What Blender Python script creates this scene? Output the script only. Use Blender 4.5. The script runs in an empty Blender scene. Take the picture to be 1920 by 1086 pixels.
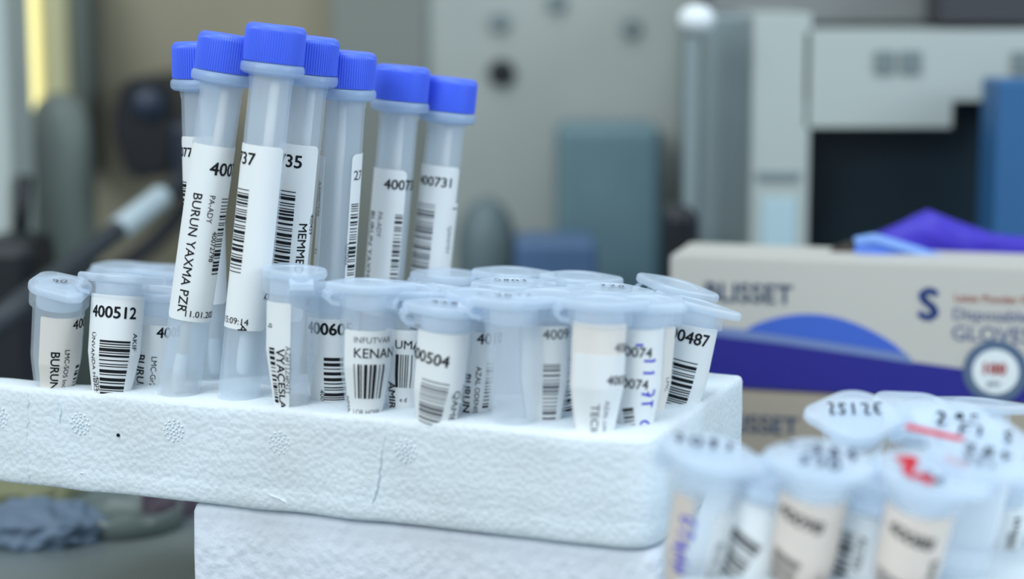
import bpy, bmesh, math, random
from mathutils import Vector, Matrix

# ------------------------------------------------------------------ camera, world, lights
SC = bpy.context.scene
COL = SC.collection
S = 0.001                                   # everything below is measured in millimetres
FPX, PITCH, CAMZ = 3763.0, math.radians(8.5), 130.0
cd = bpy.data.cameras.new('camera')
cam = bpy.data.objects.new('camera', cd)
COL.objects.link(cam)
cam.location = (0, 0, CAMZ * S)
cam.rotation_euler = (math.pi / 2 - PITCH, 0, 0)
cd.sensor_width = 36.0
cd.lens = FPX * 36.0 / 1920.0
cd.clip_start = 0.01
cd.clip_end = 20
cd.dof.use_dof = True
cd.dof.focus_distance = 0.389
cd.dof.aperture_fstop = cd.lens / 9.0
SC.camera = cam
vs = SC.view_settings
vs.view_transform = 'Standard'
vs.look = 'None'
vs.exposure = 0.07
vs.gamma = 1.0
vs.use_curve_mapping = False
SC.cycles.transparent_max_bounces = 96
SC.cycles.max_bounces = 14
SC.cycles.diffuse_bounces = 5


def lin(c):
    return tuple(((v / 255) / 12.92 if v / 255 <= 0.04045 else ((v / 255 + 0.055) / 1.055) ** 2.4) for v in c)


W = bpy.data.worlds.new('world')
SC.world = W
W.use_nodes = True
W.node_tree.nodes['Background'].inputs[0].default_value = (0.80, 0.90, 1.0, 1)
W.node_tree.nodes['Background'].inputs[1].default_value = 0.42


def area(name, loc, aim, sx, sy, power, color):
    l = bpy.data.lights.new(name, 'AREA')
    l.shape = 'RECTANGLE'
    l.size, l.size_y = sx * S, sy * S
    l.energy = power
    l.color = color
    o = bpy.data.objects.new(name, l)
    COL.objects.link(o)
    o.location = Vector(loc) * S
    o.rotation_euler = (Vector(aim) - Vector(loc)).to_track_quat('-Z', 'Y').to_euler()
    return o


area('ceiling_lamp', (-60, 200, 900), (0, 400, 40), 700, 420, 4.0, (0.82, 0.93, 1.0))
area('front_fill_light', (-700, -500, 760), (0, 400, 60), 700, 500, 8.6, (0.86, 0.955, 1.0))  # added fill from the front left, brightens the surfaces facing the camera
area('side_lamp', (760, 60, 420), (40, 380, 60), 260, 400, 3.0, (0.72, 0.88, 1.0))

# ------------------------------------------------------------------ pixel -> place
CP, SP = math.cos(PITCH), math.sin(PITCH)


def ray(x, y):
    a, b = (x - 960) / FPX, (y - 543) / FPX
    return Vector((a, CP - b * SP, -SP - b * CP))


def at(x, y, d):                            # point seen at pixel, d mm deep along the view axis
    return Vector((0, 0, CAMZ)) + ray(x, y) * d


def aty(x, y, Y):
    r = ray(x, y)
    return Vector((0, 0, CAMZ)) + r * (Y / r.y)


def rimdepth(y, back=0.0):                   # depth of the rack's top surface at pixel row y
    return 77.6 / (SP + (y - 543) / FPX * CP) + back


def onz(x, y, z):
    r = ray(x, y)
    return Vector((0, 0, CAMZ)) + r * ((z - CAMZ) / r.z)


# ------------------------------------------------------------------ materials
def mat(name, col, rough=0.5, metal=0.0, alpha=1.0, spec=0.5, emit=None):
    m = bpy.data.materials.new(name)
    m.use_nodes = True
    b = m.node_tree.nodes['Principled BSDF']
    b.inputs['Base Color'].default_value = (*lin(col), 1)
    b.inputs['Roughness'].default_value = rough
    b.inputs['Metallic'].default_value = metal
    b.inputs['Alpha'].default_value = alpha
    b.inputs['Specular IOR Level'].default_value = spec
    if emit:
        b.inputs['Emission Color'].default_value = (*lin(col), 1)
        b.inputs['Emission Strength'].default_value = emit
    return m


def nodes(m):
    return m.node_tree.nodes, m.node_tree.links, m.node_tree.nodes['Principled BSDF']


def foam_mat(name, col, scale=800, strength=0.35, streak=False):
    m = mat(name, col, 0.75, spec=0.25)
    n, l, b = nodes(m)
    tc = n.new('ShaderNodeTexCoord')
    v = n.new('ShaderNodeTexVoronoi')
    v.feature = 'SMOOTH_F1'
    v.inputs['Scale'].default_value = scale
    l.new(tc.outputs['Object'], v.inputs['Vector'])
    no = n.new('ShaderNodeTexNoise')
    no.inputs['Scale'].default_value = scale * 1.3
    no.inputs['Detail'].default_value = 3
    l.new(tc.outputs['Object'], no.inputs['Vector'])
    mx = n.new('ShaderNodeMath')
    mx.operation = 'MULTIPLY_ADD'
    mx.inputs[1].default_value = -1.6
    l.new(v.outputs['Distance'], mx.inputs[0])
    l.new(no.outputs['Fac'], mx.inputs[2])
    bu = n.new('ShaderNodeBump')
    bu.inputs['Strength'].default_value = strength
    bu.inputs['Distance'].default_value = 0.0009
    l.new(mx.outputs[0], bu.inputs['Height'])
    l.new(bu.outputs['Normal'], b.inputs['Normal'])
    n2 = n.new('ShaderNodeTexNoise')
    n2.inputs['Scale'].default_value = 38
    n2.inputs['Detail'].default_value = 3
    l.new(tc.outputs['Object'], n2.inputs['Vector'])
    cr = n.new('ShaderNodeValToRGB')
    cr.color_ramp.elements[0].position = 0.3
    cr.color_ramp.elements[1].position = 0.62
    cr.color_ramp.elements[0].color = (*lin(tuple(c - 9 - i * 3 for i, c in enumerate(col))), 1)
    cr.color_ramp.elements[1].color = (*lin(col), 1)
    l.new(n2.outputs['Fac'], cr.inputs[0])
    l.new(cr.outputs[0], b.inputs['Base Color'])
    return m


def mottled(name, c1, c2, scale, rough=0.4, metal=0.0, stretch=(1, 1, 1)):
    m = mat(name, c1, rough, metal)
    n, l, b = nodes(m)
    tc = n.new('ShaderNodeTexCoord')
    mp = n.new('ShaderNodeMapping')
    mp.inputs['Scale'].default_value = stretch
    l.new(tc.outputs['Object'], mp.inputs[0])
    no = n.new('ShaderNodeTexNoise')
    no.inputs['Scale'].default_value = scale
    no.inputs['Detail'].default_value = 4
    l.new(mp.outputs[0], no.inputs['Vector'])
    cr = n.new('ShaderNodeValToRGB')
    cr.color_ramp.elements[0].position = 0.35
    cr.color_ramp.elements[1].position = 0.65
    cr.color_ramp.elements[0].color = (*lin(c1), 1)
    cr.color_ramp.elements[1].color = (*lin(c2), 1)
    l.new(no.outputs['Fac'], cr.inputs[0])
    l.new(cr.outputs[0], b.inputs['Base Color'])
    return m


def clear(name, col, rough, opacity):
    m = mat(name, col, rough)
    n, l, b = nodes(m)
    tr = n.new('ShaderNodeBsdfTranslucent')
    tr.inputs[0].default_value = (*lin(col), 1)
    m1 = n.new('ShaderNodeMixShader')
    m1.inputs[0].default_value = 0.3
    l.new(b.outputs[0], m1.inputs[1])
    l.new(tr.outputs[0], m1.inputs[2])
    tp = n.new('ShaderNodeBsdfTransparent')
    m2 = n.new('ShaderNodeMixShader')
    m2.inputs[0].default_value = opacity
    l.new(tp.outputs[0], m2.inputs[1])
    l.new(m1.outputs[0], m2.inputs[2])
    l.new(m2.outputs[0], n['Material Output'].inputs[0])
    return m


M = {}
M['foam'] = foam_mat('white_foam', (230, 239, 245), 1000, 0.2)
M['foam_low'] = foam_mat('white_foam_coarse', (228, 234, 243), 480, 0.35)
M['foam_side'] = foam_mat('white_foam_cut', (238, 241, 242), 900, 0.25)
M['tall'] = clear('frosted_plastic', (234, 245, 255), 0.2, 0.31)
M['micro'] = clear('clear_plastic', (240, 247, 254), 0.16, 0.27)
M['lid'] = clear('lid_plastic', (230, 242, 254), 0.2, 0.5)
M['collar'] = clear('collar_plastic', (196, 220, 250), 0.3, 0.6)
M['cap'] = mat('blue_plastic', (84, 118, 247), 0.36)
M['paper'] = mat('label_paper', (238, 240, 240), 0.6, spec=0.3)
M['tan'] = mat('label_paper_cream', (236, 229, 222), 0.6, spec=0.3)
M['buff'] = mat('label_paper_buff', (222, 209, 198), 0.6, spec=0.3)
M['ink'] = mat('black_ink', (26, 29, 33), 0.6, spec=0.2)
M['greyink'] = mat('grey_ink', (112, 114, 118), 0.6, spec=0.2)
M['blueink'] = mat('blue_pen', (52, 56, 205), 0.6, spec=0.2)
M['redink'] = mat('red_pen', (205, 40, 52), 0.6, spec=0.2)
M['navyink'] = mat('navy_pen', (40, 46, 70), 0.6, spec=0.2)
M['stick'] = mat('cream_plastic', (244, 238, 230), 0.5)
M['liquid'] = mat('pale_liquid', (226, 214, 204), 0.1, alpha=0.25)
M['steel'] = mottled('brushed_steel', (164, 170, 165), (196, 200, 194), 5, 0.45, 0.25, (1, 1, .6))
M['bench'] = mottled('bench_steel', (116, 128, 132), (150, 158, 154), 9, 0.35, 0.3)
M['black'] = mat('black_plastic', (16, 20, 28), 0.45)
M['dark'] = mat('dark_glass', (6, 32, 44), 0.5)
M['grey'] = mat('grey_metal', (126, 140, 142), 0.5)
M['pale'] = mat('pale_enamel', (180, 188, 184), 0.5)
M['emblem'] = mat('grey_emblem_print', (120, 132, 132), 0.5)
M['carton'] = mat('carton_beige', (202, 198, 190), 0.6)
M['carton_low'] = mat('carton_tan', (176, 164, 148), 0.65)
M['navy'] = mat('navy_print', (38, 36, 140), 0.5)
M['midblue'] = mat('blue_print', (66, 104, 204), 0.5)
M['paleblue'] = mat('pale_blue_print', (120, 140, 190), 0.5)
M['greyblue'] = mat('grey_blue_print', (88, 108, 136), 0.5)
M['white'] = mat('white_plastic', (236, 242, 244), 0.3)
M['violet'] = mat('violet_nitrile', (62, 46, 186), 0.5)
M['skyglove'] = mat('blue_nitrile', (98, 140, 240), 0.45)
M['teal'] = mottled('blue_reflection_tint', (88, 118, 130), (108, 136, 142), 14, 0.5)  # tint of the blue reflection seen in the steel wall
M['bluepanel'] = mat('blue_panel', (46, 98, 146), 0.5)
M['tanwall'] = mottled('tan_panel', (134, 128, 108), (152, 144, 120), 7, 0.55)
M['yellow'] = mat('yellow_lamp_glow', (250, 236, 160), 0.5, emit=0.75)

# ------------------------------------------------------------------ mesh helpers


def link(name, bm, m, parent=None, smooth=True):
    me = bpy.data.meshes.new(name)
    bmesh.ops.scale(bm, vec=(S, S, S), verts=bm.verts)
    bm.normal_update()
    bm.to_mesh(me)
    bm.free()
    me.materials.append(m)
    if smooth:
        for p in me.polygons:
            p.use_smooth = True
    o = bpy.data.objects.new(name, me)
    COL.objects.link(o)
    if parent:
        o.parent = parent
    return o


def sharp(o, deg=35):
    bm = bmesh.new()
    bm.from_mesh(o.data)
    for e in bm.edges:
        if len(e.link_faces) == 2 and e.calc_face_angle(0) > math.radians(deg):
            e.smooth = False
    bm.to_mesh(o.data)
    bm.free()
    return o


def tag(o, label=None, cat=None, group=None, kind=None):
    if label:
        o['label'] = label
    if cat:
        o['category'] = cat
    if group:
        o['group'] = group
    if kind:
        o['kind'] = kind
    return o


def empty(name, loc=(0, 0, 0)):
    o = bpy.data.objects.new(name, None)
    o.empty_display_size = 0.01
    COL.objects.link(o)
    o.location = Vector(loc) * S
    return o


def lathe(bm, prof, seg=40, rmul=None):
    rings = []
    for r, z in prof:
        ring = []
        for i in range(seg):
            a = 2 * math.pi * i / seg
            rr = r if rmul is None else r * rmul(i, z)
            ring.append(bm.verts.new((rr * math.sin(a), -rr * math.cos(a), z)))
        rings.append(ring)
    for k in range(len(rings) - 1):
        for i in range(seg):
            j = (i + 1) % seg
            bm.faces.new((rings[k][i], rings[k][j], rings[k + 1][j], rings[k + 1][i]))
    return rings


def cap_ring(bm, ring, up):
    bm.faces.new(ring if up else ring[::-1])


def solid_lathe(prof, seg=40, rmul=None):
    """profile from bottom to top, closed by flat caps"""
    bm = bmesh.new()
    rings = lathe(bm, prof, seg, rmul)
    bm.faces.new(rings[0][::-1])
    bm.faces.new(rings[-1])
    return bm


def prism(bm, pts, z0, z1, axis=None):
    lo = [bm.verts.new((p[0], p[1], z0)) for p in pts]
    hi = [bm.verts.new((p[0], p[1], z1)) for p in pts]
    n = len(pts)
    bm.faces.new(lo[::-1])
    bm.faces.new(hi)
    for i in range(n):
        j = (i + 1) % n
        bm.faces.new((lo[i], lo[j], hi[j], hi[i]))
    return lo, hi


def box(bm, p0, p1, bevel=0.0):
    x0, x1 = sorted((p0[0], p1[0]))
    y0, y1 = sorted((p0[1], p1[1]))
    z0, z1 = sorted((p0[2], p1[2]))
    t = bmesh.new()
    prism(t, [(x0, y0), (x1, y0), (x1, y1), (x0, y1)], z0, z1)
    if bevel:
        bmesh.ops.bevel(t, geom=t.edges[:], offset=bevel, segments=3, affect='EDGES', profile=0.5)
    me = bpy.data.meshes.new('tmp')
    t.to_mesh(me)
    t.free()
    bm.from_mesh(me)
    bpy.data.meshes.remove(me)


def tube_path(bm, pts, rad, seg=14):
    rings = []
    n = len(pts)
    for k, p in enumerate(pts):
        d = (pts[min(k + 1, n - 1)] - pts[max(k - 1, 0)]).normalized()
        u = d.cross(Vector((0, 1, 0.2))).normalized()
        w = d.cross(u).normalized()
        r = rad[k] if isinstance(rad, (list, tuple)) else rad
        rings.append([bm.verts.new(p + (u * math.cos(2 * math.pi * i / seg) + w * math.sin(2 * math.pi * i / seg)) * r) for i in range(seg)])
    for k in range(n - 1):
        for i in range(seg):
            j = (i + 1) % seg
            bm.faces.new((rings[k][i], rings[k][j], rings[k + 1][j], rings[k + 1][i]))
    bm.faces.new(rings[0][::-1])
    bm.faces.new(rings[-1])
    bmesh.ops.recalc_face_normals(bm, faces=bm.faces[:])


def text_bm(txt, size, bold=0.0, align='LEFT', condense=1.0):
    c = bpy.data.curves.new('t', 'FONT')
    c.body = txt
    c.size = size
    c.resolution_u = 3
    c.align_x = align
    c.space_character = 1.0
    o = bpy.data.objects.new('t', c)
    COL.objects.link(o)
    dg = bpy.context.evaluated_depsgraph_get()
    me = bpy.data.meshes.new_from_object(o.evaluated_get(dg))
    bm = bmesh.new()
    bm.from_mesh(me)
    bpy.data.objects.remove(o)
    bpy.data.curves.remove(c)
    bpy.data.meshes.remove(me)
    if bold:
        src = bm.copy()
        for dx, dy in ((1, 0), (-1, 0), (0, .8), (0, -.8)):
            b2 = src.copy()
            for v in b2.verts:
                v.co.x += dx * bold * size
                v.co.y += dy * bold * size
                v.co.z = 0
            merge(bm, b2)
        src.free()
    if condense != 1.0:
        for v in bm.verts:
            v.co.x *= condense
    return bm


def wrap(bm, fn, step=0.7, axis=0):
    """cut flat art into strips and bend it on to a surface fn(u, v) -> point"""
    if not bm.verts:
        return bm
    us = [v.co.x for v in bm.verts]
    u = math.floor(min(us) / step) * step
    while u < max(us):
        u += step
        bmesh.ops.bisect_plane(bm, geom=bm.verts[:] + bm.edges[:] + bm.faces[:], plane_co=(u, 0, 0), plane_no=(1, 0, 0))
    for cut in (-15.5, -19.0, -23.0):
        bmesh.ops.bisect_plane(bm, geom=bm.verts[:] + bm.edges[:] + bm.faces[:], plane_co=(0, cut, 0), plane_no=(0, 1, 0))
    for v in bm.verts:
        v.co = fn(v.co.x, v.co.y)
    return bm


def merge(dst, src):
    me = bpy.data.meshes.new('tmp')
    src.to_mesh(me)
    src.free()
    dst.from_mesh(me)
    bpy.data.meshes.remove(me)


def xform(bm, rot=0.0, dx=0.0, dy=0.0):
    c, s = math.cos(rot), math.sin(rot)
    for v in bm.verts:
        x, y = v.co.x, v.co.y
        v.co.x, v.co.y, v.co.z = c * x - s * y + dx, s * x + c * y + dy, 0
    return bm


def bars(rng, w, length, picket=False):
    """a bar code w wide, length long, bars across (ladder) unless picket"""
    bm = bmesh.new()
    p = 0.0
    while p < length - 0.2:
        t = rng.choice((0.18, 0.18, 0.22, 0.4, 0.62))
        t = min(t, length - p)
        a, b = (p, p + t)
        q = [(0, -a), (0, -b), (w, -b), (w, -a)] if not picket else [(a, 0), (a, -w), (b, -w), (b, 0)]
        bm.faces.new([bm.verts.new((x, y, 0)) for x, y in q])
        p += t + rng.choice((0.22, 0.28, 0.42, 0.55))
    return bm


STROKES = {
    '0': [[(.5, 1), (.1, .7), (.15, .2), (.5, 0), (.9, .3), (.85, .8), (.5, 1)]],
    '1': [[(.3, .75), (.55, 1), (.5, 0)]],
    '2': [[(.1, .8), (.4, 1), (.8, .8), (.6, .4), (.1, 0), (.9, .05)]],
    '3': [[(.1, .9), (.6, 1), (.8, .75), (.4, .52), (.85, .3), (.5, 0), (.05, .1)]],
    '4': [[(.6, 1), (.1, .4), (.95, .4)], [(.7, .8), (.6, 0)]],
    '5': [[(.9, 1), (.25, 1), (.2, .6), (.7, .6), (.85, .25), (.4, 0), (.1, .1)]],
    '6': [[(.8, 1), (.3, .6), (.15, .2), (.5, 0), (.85, .25), (.5, .5), (.2, .3)]],
    '7': [[(.1, 1), (.9, .95), (.4, 0)], [(.3, .5), (.8, .5)]],
    '8': [[(.5, .5), (.15, .8), (.5, 1), (.85, .8), (.5, .5), (.1, .2), (.5, 0), (.9, .2), (.5, .5)]],
    '9': [[(.85, .8), (.5, .5), (.2, .75), (.5, 1), (.85, .8), (.6, 0)]],
    'S': [[(.85, .9), (.4, 1), (.2, .7), (.75, .4), (.6, 0), (.1, .1)]],
    'Z': [[(.1, 1), (.9, 1), (.1, 0), (.9, .05)]],
    'I': [[(.5, 1), (.45, 0)]],
    'E': [[(.9, 1), (.2, .95), (.15, 0), (.85, .05)], [(.2, .5), (.7, .5)]],
    'F': [[(.9, 1), (.2, .95), (.1, 0)], [(.2, .5), (.7, .5)]],
    'T': [[(.05, 1), (.95, .95)], [(.5, 1), (.45, 0)]],
    'N': [[(.1, 0), (.2, 1), (.75, 0), (.9, 1)]],
    'A': [[(.05, 0), (.5, 1), (.9, 0)], [(.2, .4), (.75, .4)]],
    'G': [[(.85, .85), (.5, 1), (.1, .6), (.3, 0), (.8, .1), (.85, .45), (.5, .42)]],
    '~': [[(0, .55), (.12, .9), (.3, .75), (.25, .4), (.5, .3), (.7, .55), (1, .3)]],
    '-': [[(.1, .5), (.9, .5)]],
    "'": [[(.5, 1), (.45, .7)]],
    ' ': [],
}


def pen(txt, h, width=0.5, rng=random, wander=0.08):
    """handwriting as flat ribbons, baseline at y = 0, centred on x = 0"""
    bm = bmesh.new()
    adv = h * 0.78
    x0 = -adv * len(txt) / 2
    for k, ch in enumerate(txt):
        for st in STROKES.get(ch, []):
            p = [Vector((x0 + k * adv + x * h * .62 + rng.uniform(-1, 1) * wander * h, y * h + rng.uniform(-1, 1) * wander * h, 0)) for x, y in st]
            if len(p) > 2:                                  # soften the corners
                q = [p[0]]
                for i in range(1, len(p) - 1):
                    q += [p[i - 1].lerp(p[i], .72), p[i].lerp(p[i + 1], .28)]
                p = q + [p[-1]]
            prev = None
            for i, c in enumerate(p):
                d = (p[min(i + 1, len(p) - 1)] - p[max(i - 1, 0)])
                d = d.normalized() if d.length > 1e-6 else Vector((1, 0, 0))
                nn = Vector((-d.y, d.x, 0)) * width / 2
                a, b = bm.verts.new(c + nn), bm.verts.new(c - nn)
                if prev:
                    bm.faces.new((prev[0], prev[1], b, a))
                prev = (a, b)
    bmesh.ops.recalc_face_normals(bm, faces=bm.faces[:])
    return bm


# ------------------------------------------------------------------ the setting
HB = 0.0                                             # the bench top is z = 0
Z_RIM, Z_FLOOR, Z_UNDER = CAMZ - 77.6, CAMZ - 88.5, CAMZ - 97.6


def structure(name, bm, m, smooth=False):
    return tag(link(name, bm, m, smooth=smooth), kind='structure')


bm = bmesh.new()
box(bm, (-900, -300, -30), (900, 760, 0))
tag(link('worktop', bm, M['bench'], smooth=False), 'dull steel worktop under all the foam blocks and boxes', 'worktop')
bm = bmesh.new()
box(bm, (-62, 700, -30), (900, 716, 600))
structure('wall_back', bm, M['steel'])
bm = bmesh.new()
box(bm, (-900, 704, -30), (-62.2, 720, 600))
structure('wall_back_left', bm, M['tanwall'])


def pxbox(name, x0, y0, x1, y1, Y, depth, m, parent=None, bevel=1.0, smooth=True):
    """a box whose front face, Y mm away, covers the given pixel rectangle"""
    a, b = aty(x0, y0, Y), aty(x1, y1, Y)
    ym = (max(y0, 0) + min(y1, 480)) / 2
    a.x, b.x = aty(x0, ym, Y).x, aty(x1, ym, Y).x
    b.z = max(b.z, 0.3)
    bm = bmesh.new()
    box(bm, (a.x, Y, a.z), (b.x, Y + depth, b.z), bevel)
    return link(name, bm, m, parent, smooth=False)


# screw holes in the steel wall
def bolt(x, y, r, m, label):
    p = aty(x, y, 700)
    bm = solid_lathe([(r, 0), (r, 2.2), (r * .8, 3), (r * .35, 3), (r * .3, 2.2)], 20)
    bmesh.ops.rotate(bm, verts=bm.verts, matrix=Matrix.Rotation(math.pi / 2, 3, 'X'))
    bmesh.ops.translate(bm, verts=bm.verts, vec=(p.x, 700, p.z))
    return tag(link('wall_bolt', bm, m), label, 'bolt', 'bolts in the steel back wall')


bolt(940, 136, 4.6, M['black'], 'black round bolt on the pale steel wall right of the blue caps')
bolt(936, 40, 3.4, M['grey'], 'faint grey bolt right above the black bolt on the steel wall')
bolt(1043, 2, 3.4, M['grey'], 'faint grey bolt cut by the top edge of the photo')
bolt(1182, 50, 3.4, M['grey'], 'faint grey bolt on the steel wall nearest the white ball knob')

# things in front of the steel wall
o = pxbox('blue_reflection_block', 1045, 238, 1240, 900, 660, 36, M['teal'], bevel=3)  # blue reflection in the steel wall, built as a solid block
tag(o, 'tall blurred teal block standing in for a blue reflection in the steel wall', 'reflection')
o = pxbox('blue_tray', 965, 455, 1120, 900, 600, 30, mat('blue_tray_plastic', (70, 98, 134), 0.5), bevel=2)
tag(o, 'low dark blue tray in front of the teal reflection block', 'tray')
p = aty(912, 410, 660)
bm = bmesh.new()
prof = [(10, 0), (10, p.z - 8), (9, p.z - 2), (6, p.z + 4), (2, p.z + 7), (.5, p.z + 7.5)]
b2 = solid_lathe(prof, 24)
bmesh.ops.translate(b2, verts=b2.verts, vec=(p.x, 660, 0))
tag(link('dark_bottle', b2, mat('slate_plastic', (96, 112, 116), 0.5)), 'slate grey bottle standing left of the blue tray', 'bottle')
o = pxbox('black_weight', 1248, 395, 1312, 900, 560, 22, M['black'], bevel=3)
tag(o, 'black block low behind the left end of the glove box', 'block')

# upright rail with a white ball on top
r = empty('glass_rail')
tag(r, 'upright pale rail topped by a white ball', 'rail')
pt, pb = aty(1297, 70, 575), aty(1300, 900, 575)
bm = bmesh.new()
box(bm, (pt.x - 2.0, 573, 0), (pt.x + 2.0, 579, pt.z), 0.6)
link('rail', bm, M['grey'], r)
pk = aty(1306, 36, 575)
bm = bmesh.new()
bmesh.ops.create_uvsphere(bm, u_segments=24, v_segments=16, radius=4.6)
bmesh.ops.scale(bm, verts=bm.verts, vec=(1.15, 1, .9))
bmesh.ops.translate(bm, verts=bm.verts, vec=pk)
link('ball_knob', bm, M['white'], r)

# benchtop instrument at the right, far behind
ins = empty('lab_instrument')
tag(ins, 'pale benchtop instrument with a dark window behind the glove box', 'instrument')
pxbox('side_panel', 1318, 28, 1432, 900, 598, 90, M['grey'], ins, 1.5)
pxbox('front_column', 1410, 25, 1518, 900, 590, 90, M['pale'], ins, .4)
pxbox('vent', 1420, 322, 1500, 338, 589, 2, M['grey'], ins, .3)
pxbox('sticker', 1428, 372, 1492, 470, 589.4, 1, mat('pale_blue_sticker', (180, 206, 214), .5), ins, .2)
pxbox('top_panel', 1508, 58, 2050, 190, 590, 90, M['pale'], ins, .3)
pxbox('door_rail', 1508, 186, 1786, 240, 590, 20, M['pale'], ins, .3)
pxbox('dark_window', 1517, 186, 2050, 900, 606, 20, M['dark'], ins, .5)
lg = pxbox('emblem', 1640, 95, 1678, 138, 589, 1, M['emblem'], ins, .3)
pxbox('emblem', 1688, 95, 1728, 138, 589, 1, M['emblem'], ins, .3)
pxbox('emblem', 1898, 96, 1935, 138, 589, 1, M['emblem'], ins, .3)
o = pxbox('wall_shelf', 1335, -80, 2050, 44, 640, 60, mat('shelf_paint', (126, 128, 128), .6), bevel=1)
tag(o, 'grey shelf edge above the pale instrument', 'shelf')
o = pxbox('dark_carton', 1765, -80, 2050, 46, 612, 24, mat('charcoal_card', (58, 58, 64), .6), bevel=1)
tag(o, 'charcoal box at the top right corner above the instrument', 'box')
o = pxbox('wall_shade_sheet', 622, -80, 800, 900, 696, 6, mat('wall_shade_grey', (124, 129, 122), .55), bevel=1)  # added sheet, its grey carries the wall's darker light gradient
tag(o, 'added dull grey sheet for the shade on the wall behind the blue caps', 'panel')
o = pxbox('blue_binder', 1866, 150, 2050, 900, 560, 20, M['bluepanel'], bevel=1)
tag(o, 'upright blue board at the right edge before the dark window', 'board')

# ------------------------------------------------------------------ left background
o = pxbox('lamp_strip', 22, -60, 72, 215, 690, 6, M['yellow'], bevel=1)
tag(o, 'glowing yellow lamp strip at the upper left', 'lamp')
o = pxbox('white_post', -60, -80, 19, 1000, 600, 30, M['pale'], bevel=2)
tag(o, 'pale upright post at the left edge of the photo', 'post')
o = pxbox('cream_panel', 74, -60, 132, 300, 694, 5, mat('cream_paint', (188, 186, 150), .5), bevel=1)
tag(o, 'pale cream panel just right of the yellow lamp strip', 'panel')
o = pxbox('grey_post', 134, -60, 168, 330, 680, 23.8, mat('dim_grey_paint', (88, 96, 90), .5), bevel=2)
tag(o, 'dim grey upright post between cream panel and tan wall', 'post')
p = aty(110, 210, 650)
b2 = solid_lathe([(11, 0), (11, p.z - 10), (10, p.z - 3), (7, p.z + 3), (3, p.z + 6), (.5, p.z + 6.5)], 28)
bmesh.ops.translate(b2, verts=b2.verts, vec=(p.x, 650, 0))
tag(link('grey_canister', b2, mat('grey_green_paint', (120, 130, 124), .5)), 'grey green rounded canister left of the black knob', 'canister')
o = pxbox('black_case', -60, 455, 62, 1000, 560, 30, M['black'], bevel=4)
tag(o, 'black case low at the left edge behind the tubes', 'case')
bm = bmesh.new()
pa, pb = aty(48, 330, 600), aty(34, 480, 600)
tube_path(bm, [pa, pa.lerp(pb, .5), pb], 2.4)
tag(link('dark_pipe', bm, M['black']), 'short dark pipe running up from the black case', 'pipe')

# hexagonal black knob with its boss
k = empty('hex_knob')
tag(k, 'big black six-sided knob on the tan wall left of the tall tubes', 'knob')
c = aty(272, 240, 640)
pts = []
for x, y in ((226, 150), (312, 146), (336, 225), (322, 330), (238, 338), (206, 238)):
    q = aty(x, y, 640)
    pts.append((q.x, q.z))
bm = bmesh.new()
lo, hi = prism(bm, pts, -640, -703.5)
bmesh.ops.recalc_face_normals(bm, faces=bm.faces[:])
bmesh.ops.bevel(bm, geom=bm.edges[:], offset=2, segments=2, affect='EDGES')
for v in bm.verts:
    x, y, z = v.co
    v.co = (x, -z, y)
bmesh.ops.recalc_face_normals(bm, faces=bm.faces[:])
link('knob_body', bm, M['black'], k, smooth=False)
b2 = solid_lathe([(5, 0), (5, 2), (4.2, 3)], 24)
bmesh.ops.rotate(b2, verts=b2.verts, matrix=Matrix.Rotation(math.pi / 2, 3, 'X'))
q = aty(278, 195, 640)
bmesh.ops.translate(b2, verts=b2.verts, vec=q)
link('knob_boss', b2, mat('navy_plastic', (34, 46, 66), .4), k)
o = pxbox('clamp_block', 318, 228, 400, 345, 620, 30, mat('navy_black_plastic', (26, 34, 52), .5), bevel=3)
tag(o, 'navy clamp block beside the six-sided black knob', 'clamp')

# tool arm with a white sleeve, and a black cable
arm = empty('tool_arm')
tag(arm, 'slanting black tool arm with a white sleeve behind the left tubes', 'tool')
A0, A1 = aty(350, 332, 600), aty(-60, 648, 520)
bm = bmesh.new()
tube_path(bm, [A0.lerp(A1, t) for t in (0, .25, .5, .75, 1)], [2.6, 2.8, 3.2, 3.8, 4.2])
link('rod', bm, mat('dark_grey_rubber', (44, 50, 56), .5), arm)
bm = bmesh.new()
tube_path(bm, [A0.lerp(A1, t) for t in (.12, .13, .33, .34)], [3.0, 3.5, 3.7, 3.3])
link('sleeve', bm, mat('sleeve_plastic', (176, 190, 196), .4), arm)
bm = bmesh.new()
P = [aty(x, y, d) for x, y, d in ((370, 350, 660), (330, 410, 655), (270, 470, 650), (190, 520, 645), (90, 560, 640), (-60, 600, 635))]
cps = []
for i in range(len(P) - 1):
    for t in (0, .33, .66):
        p0, p1, p2, p3 = P[max(i - 1, 0)], P[i], P[i + 1], P[min(i + 2, len(P) - 1)]
        cps.append(.5 * ((2 * p1) + (p2 - p0) * t + (2 * p0 - 5 * p1 + 4 * p2 - p3) * t * t + (3 * p1 - p0 - 3 * p2 + p3) * t ** 3))
cps.append(P[-1])
tube_path(bm, cps, 3.2)
tag(link('black_cable', bm, M['black']), 'black cable sagging below the slanting tool arm', 'cable')

# ------------------------------------------------------------------ bench things, lower left
p = onz(225, 985, 0)
bm = solid_lathe([(15, .2), (15.4, .2), (15.4, 5), (14.6, 5.3), (14.2, 5), (14.2, 1.2), (4, 1.2), (3, 2.4), (.6, 2.6)], 48)
bmesh.ops.translate(bm, verts=bm.verts, vec=p)
tag(link('petri_dish', bm, mat('smoky_plastic', (110, 122, 118), .25, alpha=.75)), 'round grey dish on the worktop under the foam rack', 'dish')
rng = random.Random(5)


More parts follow.
